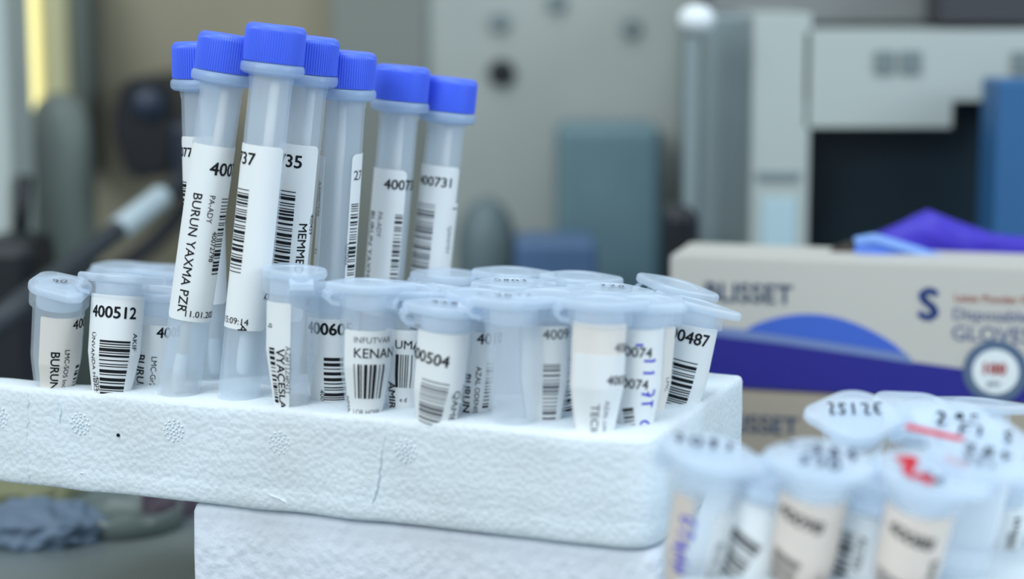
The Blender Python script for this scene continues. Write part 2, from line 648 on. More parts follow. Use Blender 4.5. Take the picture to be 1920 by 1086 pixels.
def lump(name, px, py, sx, sy, sz, m, seed, amp=.25):
    from mathutils import noise
    p = onz(px, py, 0)
    bm = bmesh.new()
    bmesh.ops.create_icosphere(bm, subdivisions=5, radius=1)
    for v in bm.verts:
        n = v.co.copy()
        f = 1 + amp * noise.noise(n * 2.2 + Vector((seed, 0, 0))) + amp * .5 * noise.noise(n * 5.3 + Vector((0, seed, 0)))
        v.co = Vector((n.x * sx * f, n.y * sy * f, max(n.z * f, -.3) * sz + .3 * sz)) + p
    return link(name, bm, m)


o = lump('crumpled_wipe', 70, 1010, 16, 12, 7, mat('blue_wipe', (98, 116, 136), .6), 3)
tag(o, 'crumpled blue grey wipe on the worktop at the lower left', 'wipe')
o = lump('olive_cloth', 55, 930, 13, 10, 5, mat('olive_fabric', (120, 122, 92), .7), 9)
tag(o, 'folded olive cloth on the worktop at the far left', 'cloth')
o = lump('maroon_stopper', 318, 962, 7, 7, 9, mat('maroon_rubber', (78, 66, 78), .6), 4, .1)
tag(o, 'dull maroon stopper beside the lower foam block', 'stopper')

# ------------------------------------------------------------------ foam blocks
from mathutils import noise


def rounded(pts, radii, seg=6):
    """polygon (counter-clockwise) with rounded corners"""
    out = []
    n = len(pts)
    for i, p in enumerate(pts):
        p = Vector((p[0], p[1]))
        a = Vector((pts[i - 1][0], pts[i - 1][1]))
        b = Vector((pts[(i + 1) % n][0], pts[(i + 1) % n][1]))
        r = radii[i]
        if r <= 0:
            out.append(p)
            continue
        pa, pb = p + (a - p).normalized() * r, p + (b - p).normalized() * r
        for k in range(seg + 1):
            t = k / seg
            out.append((1 - t) ** 2 * pa + 2 * t * (1 - t) * p + t * t * pb)
    return out


def resample(pts, step):
    out = []
    n = len(pts)
    for i in range(n):
        a, b = pts[i], pts[(i + 1) % n]
        m = max(1, int((b - a).length / step))
        out += [a.lerp(b, k / m) for k in range(m)]
    return out


def foam_slab(name, pts, prof, m, wob=.25, seed=0, parent=None):
    """pts: outline, counter-clockwise seen from above; prof: (inset, z) from bottom to top"""
    bm = bmesh.new()
    n = len(pts)
    nor = []
    for i in range(n):
        d = (pts[(i + 1) % n] - pts[i - 1])
        nor.append(Vector((d.y, -d.x)).normalized())
    rings = []
    for ins_, z in prof:
        ring = []
        for i in range(n):
            p = pts[i] - nor[i] * ins_
            q = Vector((p.x, p.y, z))
            w = noise.noise(q * .11 + Vector((seed, 0, 0))) * wob + noise.noise(q * .6 + Vector((0, seed, 0))) * wob * .35
            q += Vector((nor[i].x, nor[i].y, 0)) * w
            q.z += noise.noise(Vector((p.x * .09, p.y * .09, z * .03 + seed))) * wob * 1.1
            ring.append(bm.verts.new(q))
        rings.append(ring)
    for k in range(len(rings) - 1):
        for i in range(n):
            j = (i + 1) % n
            bm.faces.new((rings[k][i], rings[k][j], rings[k + 1][j], rings[k + 1][i]))
    bm.faces.new(rings[0][::-1])
    bm.faces.new(rings[-1])
    bmesh.ops.triangulate(bm, faces=[f for f in bm.faces if len(f.verts) > 4])
    return bm


def v2(p):
    return Vector((p.x, p.y))


FL, FR, BR = v2(onz(-90, 715, Z_RIM)), v2(onz(1226, 828, Z_RIM)), v2(onz(1396, 704, Z_RIM))
BL = FL + (BR - FR)
fdir = (FR - FL).normalized()
fnor = Vector((fdir.y, -fdir.x))                     # outwards, to the camera
rim = [FL, FR, BR, v2(onz(1316, 695, Z_RIM)), v2(onz(960, 665, Z_RIM)), v2(onz(640, 742, Z_RIM)), v2(onz(483, 743, Z_RIM)), v2(onz(30, 709, Z_RIM)), v2(onz(-88, 704, Z_RIM))]
out_rim = resample(rounded(rim, [1.5, 7, 1.2, 1.5, 3, 3, 3, 1.5, 1]), 1.1)
out_low = resample(rounded([FL, FR, BR, BL], [1.5, 7, 1.5, 2]), 1.4)
# lower layer with a crease, then the raised rim
zc_ = Z_UNDER + 4.6
bm = foam_slab('rack', out_low, [(2.0, Z_UNDER), (1.0, Z_UNDER + .1), (.45, Z_UNDER + .45), (.2, Z_UNDER + 1.1), (.1, Z_UNDER + 2.2), (.08, zc_ - .4), (.15, zc_), (.1, zc_ + .5), (.1, Z_FLOOR)], M['foam'], .28, 1)
b2 = foam_slab('rack', out_rim, [(.1, Z_FLOOR - .02), (.1, Z_FLOOR + 3), (.1, Z_RIM - 3), (.1, Z_RIM - 1.1), (.4, Z_RIM - .35), (1.0, Z_RIM)], M['foam'], .28, 1)
merge(bm, b2)


def on_front(px, py):
    """point on the front face of the rack seen at a pixel"""
    r = ray(px, py)
    nrm = Vector((fnor.x, fnor.y, 0))
    p0 = Vector((FL.x, FL.y, 0))
    o_ = Vector((0, 0, CAMZ))
    return o_ + r * ((p0 - o_).dot(nrm) / r.dot(nrm))


N3 = Vector((fnor.x, fnor.y, 0))
F3 = Vector((fdir.x, fdir.y, 0))


def dome(bm, c, r, h):
    rings = []
    for a in (0, .5, 1.0):
        rr, hh = r * math.cos(a * 1.3), h * math.sin(a * 1.3)
        rings.append([bm.verts.new(c + (F3 * math.cos(t) + Vector((0, 0, 1)) * math.sin(t)) * rr + N3 * (hh - .12)) for t in [2 * math.pi * i / 8 for i in range(8)]])
    for k_ in range(2):
        for i in range(8):
            j = (i + 1) % 8
            bm.faces.new((rings[k_][i], rings[k_][j], rings[k_ + 1][j], rings[k_ + 1][i]))
    bm.faces.new(rings[-1])


for cx, cy in ((-3, 783), (150, 795), (325, 808), (524, 831), (760, 846)):
    c = on_front(cx, cy)
    dome(bm, c, .28, .42)
    for rad, n in ((.75, 6), (1.45, 9), (2.05, 12)):
        for i in range(n):
            t = 2 * math.pi * i / n + rad
            dome(bm, c + (F3 * math.cos(t) + Vector((0, 0, 1)) * math.sin(t)) * rad, .25, .4)
# thin raised ridges where the beads have split
for path in ([(52, 738), (54, 780), (49, 830), (52, 880), (58, 905)], [(108, 742), (114, 768), (110, 800)], [(724, 790), (716, 850), (708, 905), (696, 955)],
             [(502, 926), (530, 938), (546, 950)], [(150, 887), (160, 888)]):
    pts = []
    for a, b in zip(path, path[1:]):
        for t in (0, .2, .4, .6, .8):
            q = on_front(a[0] + (b[0] - a[0]) * t + random.Random(a[0] * 7 + int(t * 10)).uniform(-2, 2), a[1] + (b[1] - a[1]) * t)
            pts.append(q + N3 * .02)
    rr = [.1 + .16 * random.Random(i).random() for i in range(len(pts))]
    rr[0] = rr[-1] = .05
    tube_path(bm, pts, rr, 6)
rack = link('foam_rack', bm, M['foam'])
sharp(rack, 60)
tag(rack, 'broken white foam rack holding the tall blue capped tubes', 'foam rack')
# the speck
bm = bmesh.new()
c = on_front(222, 816)
bmesh.ops.create_icosphere(bm, subdivisions=2, radius=.36)
bmesh.ops.translate(bm, verts=bm.verts, vec=c + N3 * .1)
link('dark_speck', bm, M['ink'], rack)['label'] = 'tiny black speck'

# lower block
lf = v2(onz(325, 953, Z_UNDER))
s0 = (lf - FL).dot(fdir)
q0 = FL + fdir * s0 - fnor * 1.8
q1 = FR - fdir * (-1.0) - fnor * 1.8
q2 = q1 - fnor * 34
q3 = q0 - fnor * 34
low = resample(rounded([q0, q1, q2, q3], [2.2, 4, 2, 2]), 1.6)
bm = foam_slab('low', low, [(.6, 0.4), (0, 1.2), (0, 12), (0, 22), (.15, Z_UNDER - 2.2), (.7, Z_UNDER - .9), (1.6, Z_UNDER - .35)], M['foam_low'], .3, 6)
lower = link('foam_block', bm, M['foam_low'])
sharp(lower, 60)
tag(lower, 'rough white foam block underneath the long foam rack', 'foam block')

# the second rack, front right
Z2 = CAMZ - 92
a2 = math.radians(-4)
e1, e2 = Vector((math.cos(a2), math.sin(a2))), Vector((-math.sin(a2), math.cos(a2)))
B2 = Vector((37, 371))
c4 = [B2 - e2 * 125 + e1 * (-1), B2 - e2 * 125 + e1 * 110, B2 + e1 * 110, B2]
# keep clear of the first rack: the left edge runs slanting
c4[0] = Vector((14, 240))
r2 = resample(rounded(c4, [3, 3, 3, 3]), 2.0)
bm = foam_slab('rack2', r2, [(.6, .4), (0, 1.2), (0, 14), (0, 28), (0, Z2 - 1.6), (.5, Z2 - .5), (1.4, Z2)], M['foam'], .5, 8)
rack2 = link('foam_rack', bm, M['foam'])
sharp(rack2, 60)
tag(rack2, 'low white foam rack at the front right holding pen marked microtubes', 'foam rack')

# ------------------------------------------------------------------ tube kinds (shared meshes)
R_T = 4.05                                           # tall tube, z = 0 at the top of the cap, axis downwards


def tall_body_bm(L):
    o_, i_ = R_T, R_T - .6
    prof = [(.4, -L), (2.6, -L + .3), (3.6, -L + 1.0), (R_T - .1, -L + 2.4), (R_T, -L + 5), (R_T, -11.4), (R_T + .2, -10.4), (R_T + .3, -9.2), (4.5, -7.3), (4.5, -1.2), (i_, -1.2), (i_, -L + 5), (3.0, -L + 2.2), (.4, -L + 1.4)]
    bm = bmesh.new()
    lathe(bm, prof, 56)
    bmesh.ops.recalc_face_normals(bm, faces=bm.faces[:])
    return bm


def rib(i, z):
    return 1.0 if z > -.8 else (1.0 + (.022 if i % 4 < 2 else -.012))


_proto = {}


def part(name, fn, m, root, rot=0.0):
    if name not in _proto:
        o = sharp(link(name, fn(), m), 40)
        _proto[name] = o.data
        bpy.data.objects.remove(o)
    o = bpy.data.objects.new(name, _proto[name])
    COL.objects.link(o)
    o.parent = root
    o.rotation_euler.z = rot
    return o


capmesh = None


def cap_obj(parent):
    global capmesh
    if capmesh is None:
        bm = bmesh.new()
        lathe(bm, [(4.75, -7.1), (5.55, -7.15), (5.62, -6.9), (5.62, -1.4), (5.6, -1.0), (5.45, -.5), (5.15, -.15), (4.7, 0), (2.0, 0.02), (.05, 0.02)], 72 * 4, rib)
        o = link('cap', bm, M['cap'])
        sharp(o, 50)
        capmesh = o.data
        bpy.data.objects.remove(o)
    o = bpy.data.objects.new('cap', capmesh)
    COL.objects.link(o)
    o.parent = parent
    return o


def frame_matrix(top, low, spin=0.0):
    z = (top - low).normalized()
    view = Vector((0, 0, CAMZ)) - top
    f = (view - z * view.dot(z)).normalized()        # faces the camera
    x = (-f).cross(z).normalized()                   # right as the camera sees it
    y = -f
    m = Matrix((x, y, z)).transposed().to_4x4()
    m = m @ Matrix.Rotation(spin, 4, 'Z')
    m.translation = top * S
    return m


def patch(rad, u0, u1, v0, v1, rc=1.2, off=.06, th=.07):
    """a paper label bent round the tube; rad(v) is the tube radius"""
    bm = bmesh.new()
    nv = max(10, int(abs(v1 - v0) / .8))
    vsx = [v0 + (v1 - v0) * i / nv for i in range(nv + 1)]
    ex = []
    for f in (.12, .3, .55, .8, 1.0):
        ex += [v0 + math.copysign(rc * f, v1 - v0), v1 - math.copysign(rc * f, v1 - v0)]
    vsx = sorted(set(vsx + ex + [c for c in (-15.5,) if min(v0, v1) < c < max(v0, v1)]))
    nu = 22
    outer, inner = [], []
    for v in vsx:
        d = min(abs(v - v0), abs(v - v1))
        sh = rc - math.sqrt(max(rc * rc - (rc - d) ** 2, 0)) if d < rc else 0
        ro, ri = [], []
        for i in range(nu + 1):
            u = (u0 + sh) + (u1 - u0 - 2 * sh) * i / nu
            a = u / R_REF[0]
            r = rad(v) + off
            ri.append(bm.verts.new((r * math.sin(a), -r * math.cos(a), v)))
            r += th
            ro.append(bm.verts.new((r * math.sin(a), -r * math.cos(a), v)))
        outer.append(ro)
        inner.append(ri)
    n = len(vsx)
    for k in range(n - 1):
        for i in range(nu):
            bm.faces.new((outer[k][i], outer[k][i + 1], outer[k + 1][i + 1], outer[k + 1][i]))
            bm.faces.new((inner[k][i + 1], inner[k][i], inner[k + 1][i], inner[k + 1][i + 1]))
        bm.faces.new((outer[k][0], outer[k + 1][0], inner[k + 1][0], inner[k][0]))
        bm.faces.new((outer[k + 1][nu], outer[k][nu], inner[k][nu], inner[k + 1][nu]))
    for i in range(nu):
        bm.faces.new((outer[0][i + 1], outer[0][i], inner[0][i], inner[0][i + 1]))
        bm.faces.new((outer[-1][i], outer[-1][i + 1], inner[-1][i + 1], inner[-1][i]))
    return bm


R_REF = [R_T]


def surf(rad, off):
    def fn(u, v):
        a = u / R_REF[0]
        r = rad(v) + off
        return Vector((r * math.sin(a), -r * math.cos(a), v))
    return fn


SHORT = {'N': 'number', 'T': 'printed_text', 'B': 'barcode', 'P': 'barcode', 'H': 'handwriting'}


def art_on(parent, rad, items, off=.2, seed=1):
    """items: ('N'|'T', text, u, v, size, rot_deg, bold, colour) ('B', u, v, w, length, rot) ('P', ...) ('H', text, u, v, h, rot, colour)"""
    for n, it in enumerate(items):
        kind = it[0]
        rng = random.Random(seed * 31 + n)
        if kind in 'NT':
            _, txt, u, v, size, rot, bold, col = it
            bm = text_bm(txt, size, bold)
            xform(bm, math.radians(rot), u, v)
        elif kind in 'BP':
            _, u, v, w, ln, rot, col = it
            bm = bars(rng, w, ln, kind == 'P')
            xform(bm, math.radians(rot), u, v)
        else:
            _, txt, u, v, h, rot, col = it
            bm = pen(txt, h, h * .16, rng)
            xform(bm, math.radians(rot), u, v)
        wrap(bm, surf(rad, off), .55)
        bmesh.ops.recalc_face_normals(bm, faces=bm.faces[:])
        link(SHORT[kind], bm, M[col], parent, smooth=False)


def tall_tube(label, top_px, d_top, low_px, d_low, z_tip, u0, u1, v0, v1, items, seed, stick=None, liquid=False, extra=None):
    R_REF[0] = R_T
    T, Lw = at(*top_px, d_top), at(*low_px, d_low)
    ax = (T - Lw).normalized()
    L = (T.z - z_tip) / ax.z
    root = empty('sample_tube')
    root.matrix_world = frame_matrix(T, Lw)
    tag(root, label, 'sample tube', 'tall blue capped sample tubes')
    body = link('tube_body', tall_body_bm(L), M['tall'], root)
    sharp(body, 40)
    cap_obj(root)
    part('collar', lambda: solid_lathe([(4.3, -9.7), (5.5, -9.5), (6.0, -9.1), (6.12, -8.5), (6.05, -7.7), (5.75, -7.35), (4.6, -7.3)], 56), M['collar'], root)
    rad = lambda v: R_T
    lb = link('label', patch(rad, u0, u1, v0, v1), M['paper'], root)
    sharp(lb, 50)
    art_on(lb, rad, items, seed=seed)
    if extra:
        for (a, b, c, e, its) in extra:
            l2 = link('label', patch(rad, a, b, c, e, rc=.6, off=.14), M['paper'], root)
            sharp(l2, 50)
            art_on(l2, rad, its, off=.28, seed=seed + 50)
    if stick:
        x0, y0, x1, y1, zt = stick
        bm = bmesh.new()
        p0, p1 = Vector((x0, -2.2, -9)), Vector((x1, -.8, zt))
        tube_path(bm, [p0.lerp(p1, t) for t in (0, .3, .6, 1)], .95, 14)
        sw = link('swab_stick', bm, M['stick'], root)
        bm = bmesh.new()
        d = (p1 - p0).normalized()
        tube_path(bm, [p1 - d * 1.0, p1 - d * .2, p1 + d * 3, p1 + d * 6, p1 + d * 7], [.9, 1.2, 1.3, 1.2, .5], 14)
        link('swab_tip', bm, M['white'], sw)
    if liquid:
        zl = liquid
        bm = solid_lathe([(1.2, -L + 1.7), (2.9, -L + 2.5), (R_T - .66, -L + 5), (R_T - .66, zl), (R_T - .9, zl - .25)], 32)
        link('liquid', bm, M['liquid'], root)
    return root


ZT = CAMZ - 94.5
# 1: behind and left of the BURUN tube
tall_tube('tall blue capped tube farthest left, half hidden behind its neighbour', (376, 78), 396, (392, 735), 406, ZT, -6, 5, -18.5, -52,
          [('N', '400777', -8.6, -22.5, 2.6, 0, .02, 'ink'), ('B', -6.3, -27.5, 2.6, 16, 0, 'ink')], 11, (.5, 1, 1.2, .6, -60), -73)
# 2: BURUN YAXMA PZR
tall_tube('tall blue capped tube reading BURUN YAXMA PZR in front', (430, 64), rimdepth(745, 4 - 9), (334, 745), rimdepth(745, 4), ZT, -5.3, 7.5, -21.2, -55.2,
          [('N', '40072798', -.1, -26.6, 3.5, -1, .02, 'ink'), ('T', 'PA-ADY', .6, -30.5, 1.55, -90, 0, 'ink'),
           ('T', 'BURUN YAXMA PZR', -2.5, -30.4, 2.55, -90, .006, 'ink'), ('B', 3.2, -31.0, 2.3, 15.4, 0, 'ink'),
           ('T', '40072798', 2.1, -37.4, 1.5, -90, .004, 'ink'), ('T', '11.01.2021 15:09:14', -1.2, -54.3, 1.75, 0, .004, 'ink')], 12, (.9, 1.2, -.4, .2, -63), -66)
# 3: 37
tall_tube('tallest blue capped tube, in front, its label ending in 37', (519, 46), rimdepth(752, 4 - 9), (447, 752), rimdepth(752, 4), ZT, -9.5, 4.3, -22.8, -58,
          [('N', '400737', -11.3, -26.6, 3.3, 0, .014, 'ink'), ('B', -5.4, -31.3, 3.4, 16.2, 0, 'ink'),
           ('T', '15:09:14', -5.6, -57.0, 1.75, 0, .004, 'ink'), ('T', 'Q', 3.2, -50.6, 1.7, -90, 0, 'ink'), ('T', 'S', 3.2, -46.2, 1.7, -90, 0, 'ink'),
           ('T', 'A', -1.0, -56.7, 2.2, -110, .01, 'ink')], 13, (.8, 1.0, .2, .3, -60), -74)
# 4: 35
tall_tube('tall blue capped tube with label ending in 35, behind the tallest', (583, 68), 391, (520, 745), 402, ZT, -7, 4.0, -21, -56,
          [('N', '400735', -9.8, -25.5, 3.5, 0, .02, 'ink'), ('B', -3.7, -30.2, 3.6, 16, 0, 'ink'),
           ('T', 'MEMMED', 1.1, -36.2, 2.5, -90, .01, 'ink'), ('T', '400459', 3.5, -34.5, 1.35, -90, .004, 'ink')], 14, (1.0, .8, .6, .5, -60), -72)
# 5
tall_tube('tall blue capped tube showing its swab stick, fifth along the row', (653, 96), 398, (612, 750), 409, ZT, 2.2, 8.5, -20, -52,
          [('N', '27', 2.7, -25.2, 2.7, 0, .014, 'greyink'), ('B', 2.6, -30, 2.3, 14.5, 0, 'ink'), ('T', 'UZMAN', 1.9, -38, 1.2, -90, 0, 'greyink')], 15, (-.6, .2, .6, .3, -60), -72,
          extra=[(-6.2, -3.6, -21, -46, [('T', 'AA0007506', -5.3, -26, 1.5, -90, 0, 'greyink'), ('T', '31', -5.3, -39.5, 1.4, -90, 0, 'greyink')])])
# 6
tall_tube('tall blue capped tube second from the right, blurred', (756, 123), 415, (702, 745), 424, ZT, -7, 2.9, -21.4, -52,
          [('N', '400733', -1.8, -25.4, 2.9, 0, .02, 'ink'), ('T', 'BURUN YAXMA PZR', -5.0, -30.3, 2.2, -90, 0, 'ink'), ('T', 'PA-ADY', -2.6, -30.3, 1.5, -90, 0, 'greyink'),
           ('B', 1.0, -30.6, 1.7, 15, 0, 'ink')], 16, (.3, .3, .8, .3, -58), -70)
# 7
tall_tube('tall blue capped tube at the right end of the row', (846, 145), 422, (780, 760), 430, ZT, -8, 4.6, -18.6, -44.5,
          [('N', '400731', -5.4, -22.9, 2.8, 0, .016, 'ink'), ('B', -5.4, -26.8, 5.0, 15.5, 0, 'greyink')], 17, (.5, .3, .9, .3, -56), -68,
          extra=[(2.4, 6.2, -26.2, -45, [('B', 3.4, -27.2, 2.2, .7, 0, 'ink'), ('T', 'QANIYEV', 2.8, -31, 1.4, -90, 0, 'greyink')])])

# ------------------------------------------------------------------ microtubes: z = 0 at the top of the lid
R_M = 5.15


def m_rad(v):
    if v > -15.5:
        return R_M + v * .012
    return (R_M - .186) + (v + 15.5) * .168


def micro_body():
    L = 38.0
    prof = [(.3, -L), (1.0, -L + .25), (1.25, -L + .9), (m_rad(-L + 2.5), -L + 2.5), (m_rad(-28), -28), (m_rad(-20), -20), (m_rad(-16.6), -16.6), (m_rad(-15), -15),
            (m_rad(-5), -5), (R_M + .05, -4.7), (5.75, -4.45), (5.85, -4.1), (5.85, -2.2), (5.7, -1.75), (4.7, -1.7), (4.55, -2.4), (4.5, -15), (3.0, -24), (.3, -L + 1)]
    bm = bmesh.new()
    lathe(bm, prof, 44)
    bmesh.ops.recalc_face_normals(bm, faces=bm.faces[:])
    # hinge-side bracket
    return bm


def lid_outline():
    """convex plate: round lid, rounded grip tab on +x, narrow hinge end on -x"""
    from mathutils import geometry
    pts = []
    for cx, r in ((0, 6.15), (6.9, 2.1), (-5.6, 2.5)):
        for i in range(72):
            a = 2 * math.pi * i / 72
            pts.append(Vector((cx + r * math.cos(a), r * math.sin(a))))
    hull = [pts[i] for i in geometry.convex_hull_2d(pts)]
    hull.sort(key=lambda p: math.atan2(p.y, p.x))
    return hull


def lid_bm():
    bm = bmesh.new()
    pts = lid_outline()
    n = len(pts)

    def ring(sc, z):
        return [bm.verts.new((p.x * sc, p.y * sc, z)) for p in pts]
    rr = [ring(.97, -1.6), ring(1.0, -1.3), ring(1.0, -.5), ring(.985, -.2), ring(.95, 0)]
    an = [math.atan2(p.y, p.x) for p in pts]
    inner = [bm.verts.new((4.6 * math.cos(a), 4.6 * math.sin(a), 0)) for a in an]
    inner2 = [bm.verts.new((4.35 * math.cos(a), 4.35 * math.sin(a), -.25)) for a in an]
    rr += [inner, inner2]
    for k in range(len(rr) - 1):
        for i in range(n):
            j = (i + 1) % n
            bm.faces.new((rr[k][i], rr[k][j], rr[k + 1][j], rr[k + 1][i]))
    bm.faces.new(rr[0][::-1])
    bm.faces.new(rr[-1])
    # plug that sits in the mouth
    b2 = solid_lathe([(3.6, -5.0), (4.25, -4.9), (4.4, -4.4), (4.4, -1.62)], 32)
    merge(bm, b2)
    return bm


def hinge_bm():
    bm = bmesh.new()
    pts = [(-7.3, -1.0), (-8.3, -1.9), (-8.4, -3.0), (-7.4, -3.9), (-5.8, -4.2), (-5.8, -3.4), (-7.1, -3.2), (-7.6, -2.8), (-7.6, -2.2), (-6.9, -1.62)]
    lo = [bm.verts.new((x, -2.2, z)) for x, z in pts]
    hi = [bm.verts.new((x, 2.2, z)) for x, z in pts]
    n = len(pts)
    bm.faces.new(lo)
    bm.faces.new(hi[::-1])
    for i in range(n):
        j = (i + 1) % n
        bm.faces.new((lo[j], lo[i], hi[i], hi[j]))
    bmesh.ops.recalc_face_normals(bm, faces=bm.faces[:])
    return bm


def microtube(label, top_px, low_px, d, items=None, lab=None, paper='paper', spin=0, tab=0.0, ink=None, inkcol='ink', group='microtubes in the long foam rack', dd=-3.6, scale=1.0, seed=1, lidtilt=0.0, wash=None, liquid=True):
    """lab = (u0, u1, v0, v1) of its paper label; ink = (text, height, rotation, x, y) written on the lid; tab = direction of the grip tab"""
    R_REF[0] = R_M
    T, Lw = at(*top_px, d + dd), at(*low_px, d)
    root = empty('microtube')
    m = frame_matrix(T, Lw)
    root.matrix_world = m @ Matrix.Scale(scale, 4)
    tag(root, label, 'microtube', group)
    part('tube_body', micro_body, M['micro'], root)
    ld = part('lid', lid_bm, M['lid'], root, math.radians(tab))
    if lidtilt:
        ld.rotation_euler.y = math.radians(lidtilt)
        ld.location.z = abs(lidtilt) * .00004
    part('hinge', hinge_bm, M['lid'], root, math.radians(tab))
    if ink:
        for n, (txt, h, rot, x, y, col) in enumerate(ink):
            bm = pen(txt, h, min(h * .17, 1.7 if col == 'redink' else .95), random.Random(seed * 7 + n))
            xform(bm, math.radians(rot - tab), 0, 0)
            dx, dy = x, y
            ct, st = math.cos(math.radians(-tab)), math.sin(math.radians(-tab))
            for v in bm.verts:
                v.co.x += dx * ct - dy * st
                v.co.y += dx * st + dy * ct
                v.co.z = .12
            bmesh.ops.recalc_face_normals(bm, faces=bm.faces[:])
            for f in bm.faces:
                if f.normal.z < 0:
                    f.normal_flip()
            link('pen_mark', bm, M[col], ld, smooth=False)
    if lab:
        lb = link('label', patch(m_rad, *lab, rc=.5), M[paper], root)
        sharp(lb, 50)
        if items:
            art_on(lb, m_rad, items, seed=seed)
    if wash:
        for w in wash:
            l2 = link('label', patch(m_rad, *w[:4], rc=.4, off=.16), M['paper'], root)
            sharp(l2, 50)
            art_on(l2, m_rad, w[4], off=.3, seed=seed + 70)
    if liquid:
        z = -22 if liquid is True else liquid
        part('liquid', lambda: solid_lathe([(.4, -36.4), (1.2, -34), (2.2, -27), (2.75, -24.3), (2.55, -24.4)], 24), M['liquid'], root)
    return root


def P_(label, *a, **k):
    return microtube(label, *a, **k)


# ---- left group
P_('microtube farthest left in the long rack, its lid an angular plate', (113, 530), (102, 725), rimdepth(725, 3.4),
   [('N', '400', 3.0, -8.2, 2.8, 0, .008, 'ink'), ('T', 'BURUN', -1.0, -12.6, 2.5, -90, .012, 'ink'), ('T', 'LMC-SOS Ind', 1.7, -12.2, 1.5, -90, 0, 'ink'), ('B', 4.6, -16, 1.2, 5.4, 0, 'ink')],
   (-3.6, 6.2, -5.8, -26), 'tan', tab=-70, ink=[('90', 2.2, 0, 0, -.5, 'greyink')], seed=21, dd=-6)
P_('microtube with a big barcode and the number 400512', (225, 514), (209, 737), rimdepth(737, 3.4),
   [('N', '400512', -5.6, -8.4, 3.2, 0, .022, 'ink'), ('B', -3.1, -12.8, 6.2, 11, 0, 'ink'), ('T', 'ÜNVANDA HƏKİM', -5.3, -11.4, 1.5, -90, 0, 'ink'), ('T', '4005120', -4.3, -20.0, 1.5, -90, 0, 'ink'),
    ('T', 'AKIF', 3.6, -11.2, 1.7, -90, 0, 'ink')],
   (-7.6, 7.0, -4.0, -26), tab=6, seed=22, dd=-.6)
P_('microtube between 400512 and the tall BURUN YAXMA tube', (296, 542), (281, 738), rimdepth(738, 13),
   [('N', '4005', .4, -8.8, 3.0, 0, .018, 'ink'), ('T', 'BURUN', -3.2, -12.4, 2.4, -90, .012, 'ink'), ('T', 'LMC-Gr2', -.2, -12.6, 1.6, -90, 0, 'ink')],
   (-5, 6, -6.4, -26), tab=170, seed=23)
P_('blurred microtube lid behind the 400512 tube', (238, 497), (228, 690), 446, None, None, tab=20, seed=24)
P_('blurred microtube lid just left of the tall tubes', (318, 503), (308, 690), 446, None, None, tab=200, seed=25)

# ---- middle group
P_('microtube with an upright name strip right of the tall tubes', (552, 503), (545, 765), rimdepth(765, 3.4),
   [('B', -5.0, -14.6, 1.4, 11, 0, 'ink'), ('T', 'VYAÇESLAV', -3.2, -14.6, 2.5, -90, .014, 'ink'), ('T', 'AZƏTİZƏNİT', -1.3, -14.0, 1.5, -90, 0, 'greyink'), ('T', 'q', -5.2, -10.0, 1.9, -90, 0, 'ink')],
   (-6.5, -.4, -6.0, -26), tab=100, seed=26, spin=0)
P_('microtube showing 0060 behind and left of the KENAN tube', (626, 536), (621, 752), rimdepth(752, 3.4),
   [('N', '400605', -5.6, -8.6, 3.2, 0, .03, 'ink'), ('B', -1.6, -13.0, 5.0, 9.6, 0, 'ink'), ('T', '400605', -2.6, -19.4, 1.5, -90, 0, 'ink')],
   (-6.0, 6.0, -5.6, -25), tab=30, seed=27)
P_('microtube with a square label printed KENAN over an upright barcode', (692, 529), (684, 775), rimdepth(775, 3.4),
   [('T', 'INFUTVAR', -2.6, -10.6, 1.6, 0, 0, 'greyink'), ('T', 'KENAN', -2.6, -13.4, 2.6, 0, .006, 'ink'), ('P', -2.4, -14.6, 6.6, 6.0, 0, 'ink'), ('T', 'LOR HOSP', -3.2, -24.4, 1.5, 0, 0, 'greyink'),
    ('T', 'NMA3', -5.1, -21, 1.4, -90, 0, 'ink')],
   (-4.8, 5.4, -8.4, -26), tab=12, seed=28)
P_('microtube showing UMA between the KENAN and 0504 tubes', (766, 538), (755, 765), rimdepth(765, 3.4),
   [('T', 'UMA', -2.1, -10.9, 2.3, 0, .008, 'ink'), ('P', -1.8, -12.0, 6.4, 4.8, 0, 'ink'), ('T', 'e d', -.8, -21.2, 1.3, 0, 0, 'ink'), ('T', 'RU', -.5, -24.6, 2.2, 0, .008, 'ink'), ('T', 'AMIR7', -3.4, -17.4, 2.3, -90, .016, 'ink')],
   (-4.4, 5.0, -7.4, -26), tab=60, seed=29)
P_('microtube with a dark barcode strip squeezed behind the 0504 tube', (812, 540), (800, 762), rimdepth(762, 3.4),
   [('B', -4.3, -6.2, 3.0, 15.5, 0, 'ink')], (-4.6, 3.0, -5.0, -26), tab=-20, seed=30)
P_('microtube with the number 0504 on a cream label', (838, 570), (818, 790), rimdepth(790, 3.4),
   [('N', '400504', -7.6, -9.8, 3.0, -6, .02, 'ink'), ('B', -3.5, -13.2, 5.4, 8.6, -7, 'greyink'), ('T', 'QAMET', 3.0, -15.0, 2.2, -92, .008, 'greyink'), ('T', 'AZAL LMC', 4.9, -14.0, 1.3, -90, 0, 'greyink')],
   (-6.0, 5.6, -4.6, -26), tab=8, ink=[('9381', 2.2, 0, .5, 0, 'greyink')], seed=31)
P_('microtube with a 40 and IN label right of the 0504 tube', (897, 548), (884, 775), rimdepth(775, 3.4),
   [('N', '4010', .2, -8.8, 2.9, 0, .014, 'ink'), ('T', 'AZAL ODENIS', .4, -13.0, 1.45, -90, 0, 'ink'), ('B', 2.4, -12.4, 1.6, 9, 0, 'ink'), ('T', 'BURUN', -2.1, -14.4, 2.3, -90, .02, 'ink')],
   (-4.4, 6, -6.6, -26), tab=80, seed=32)
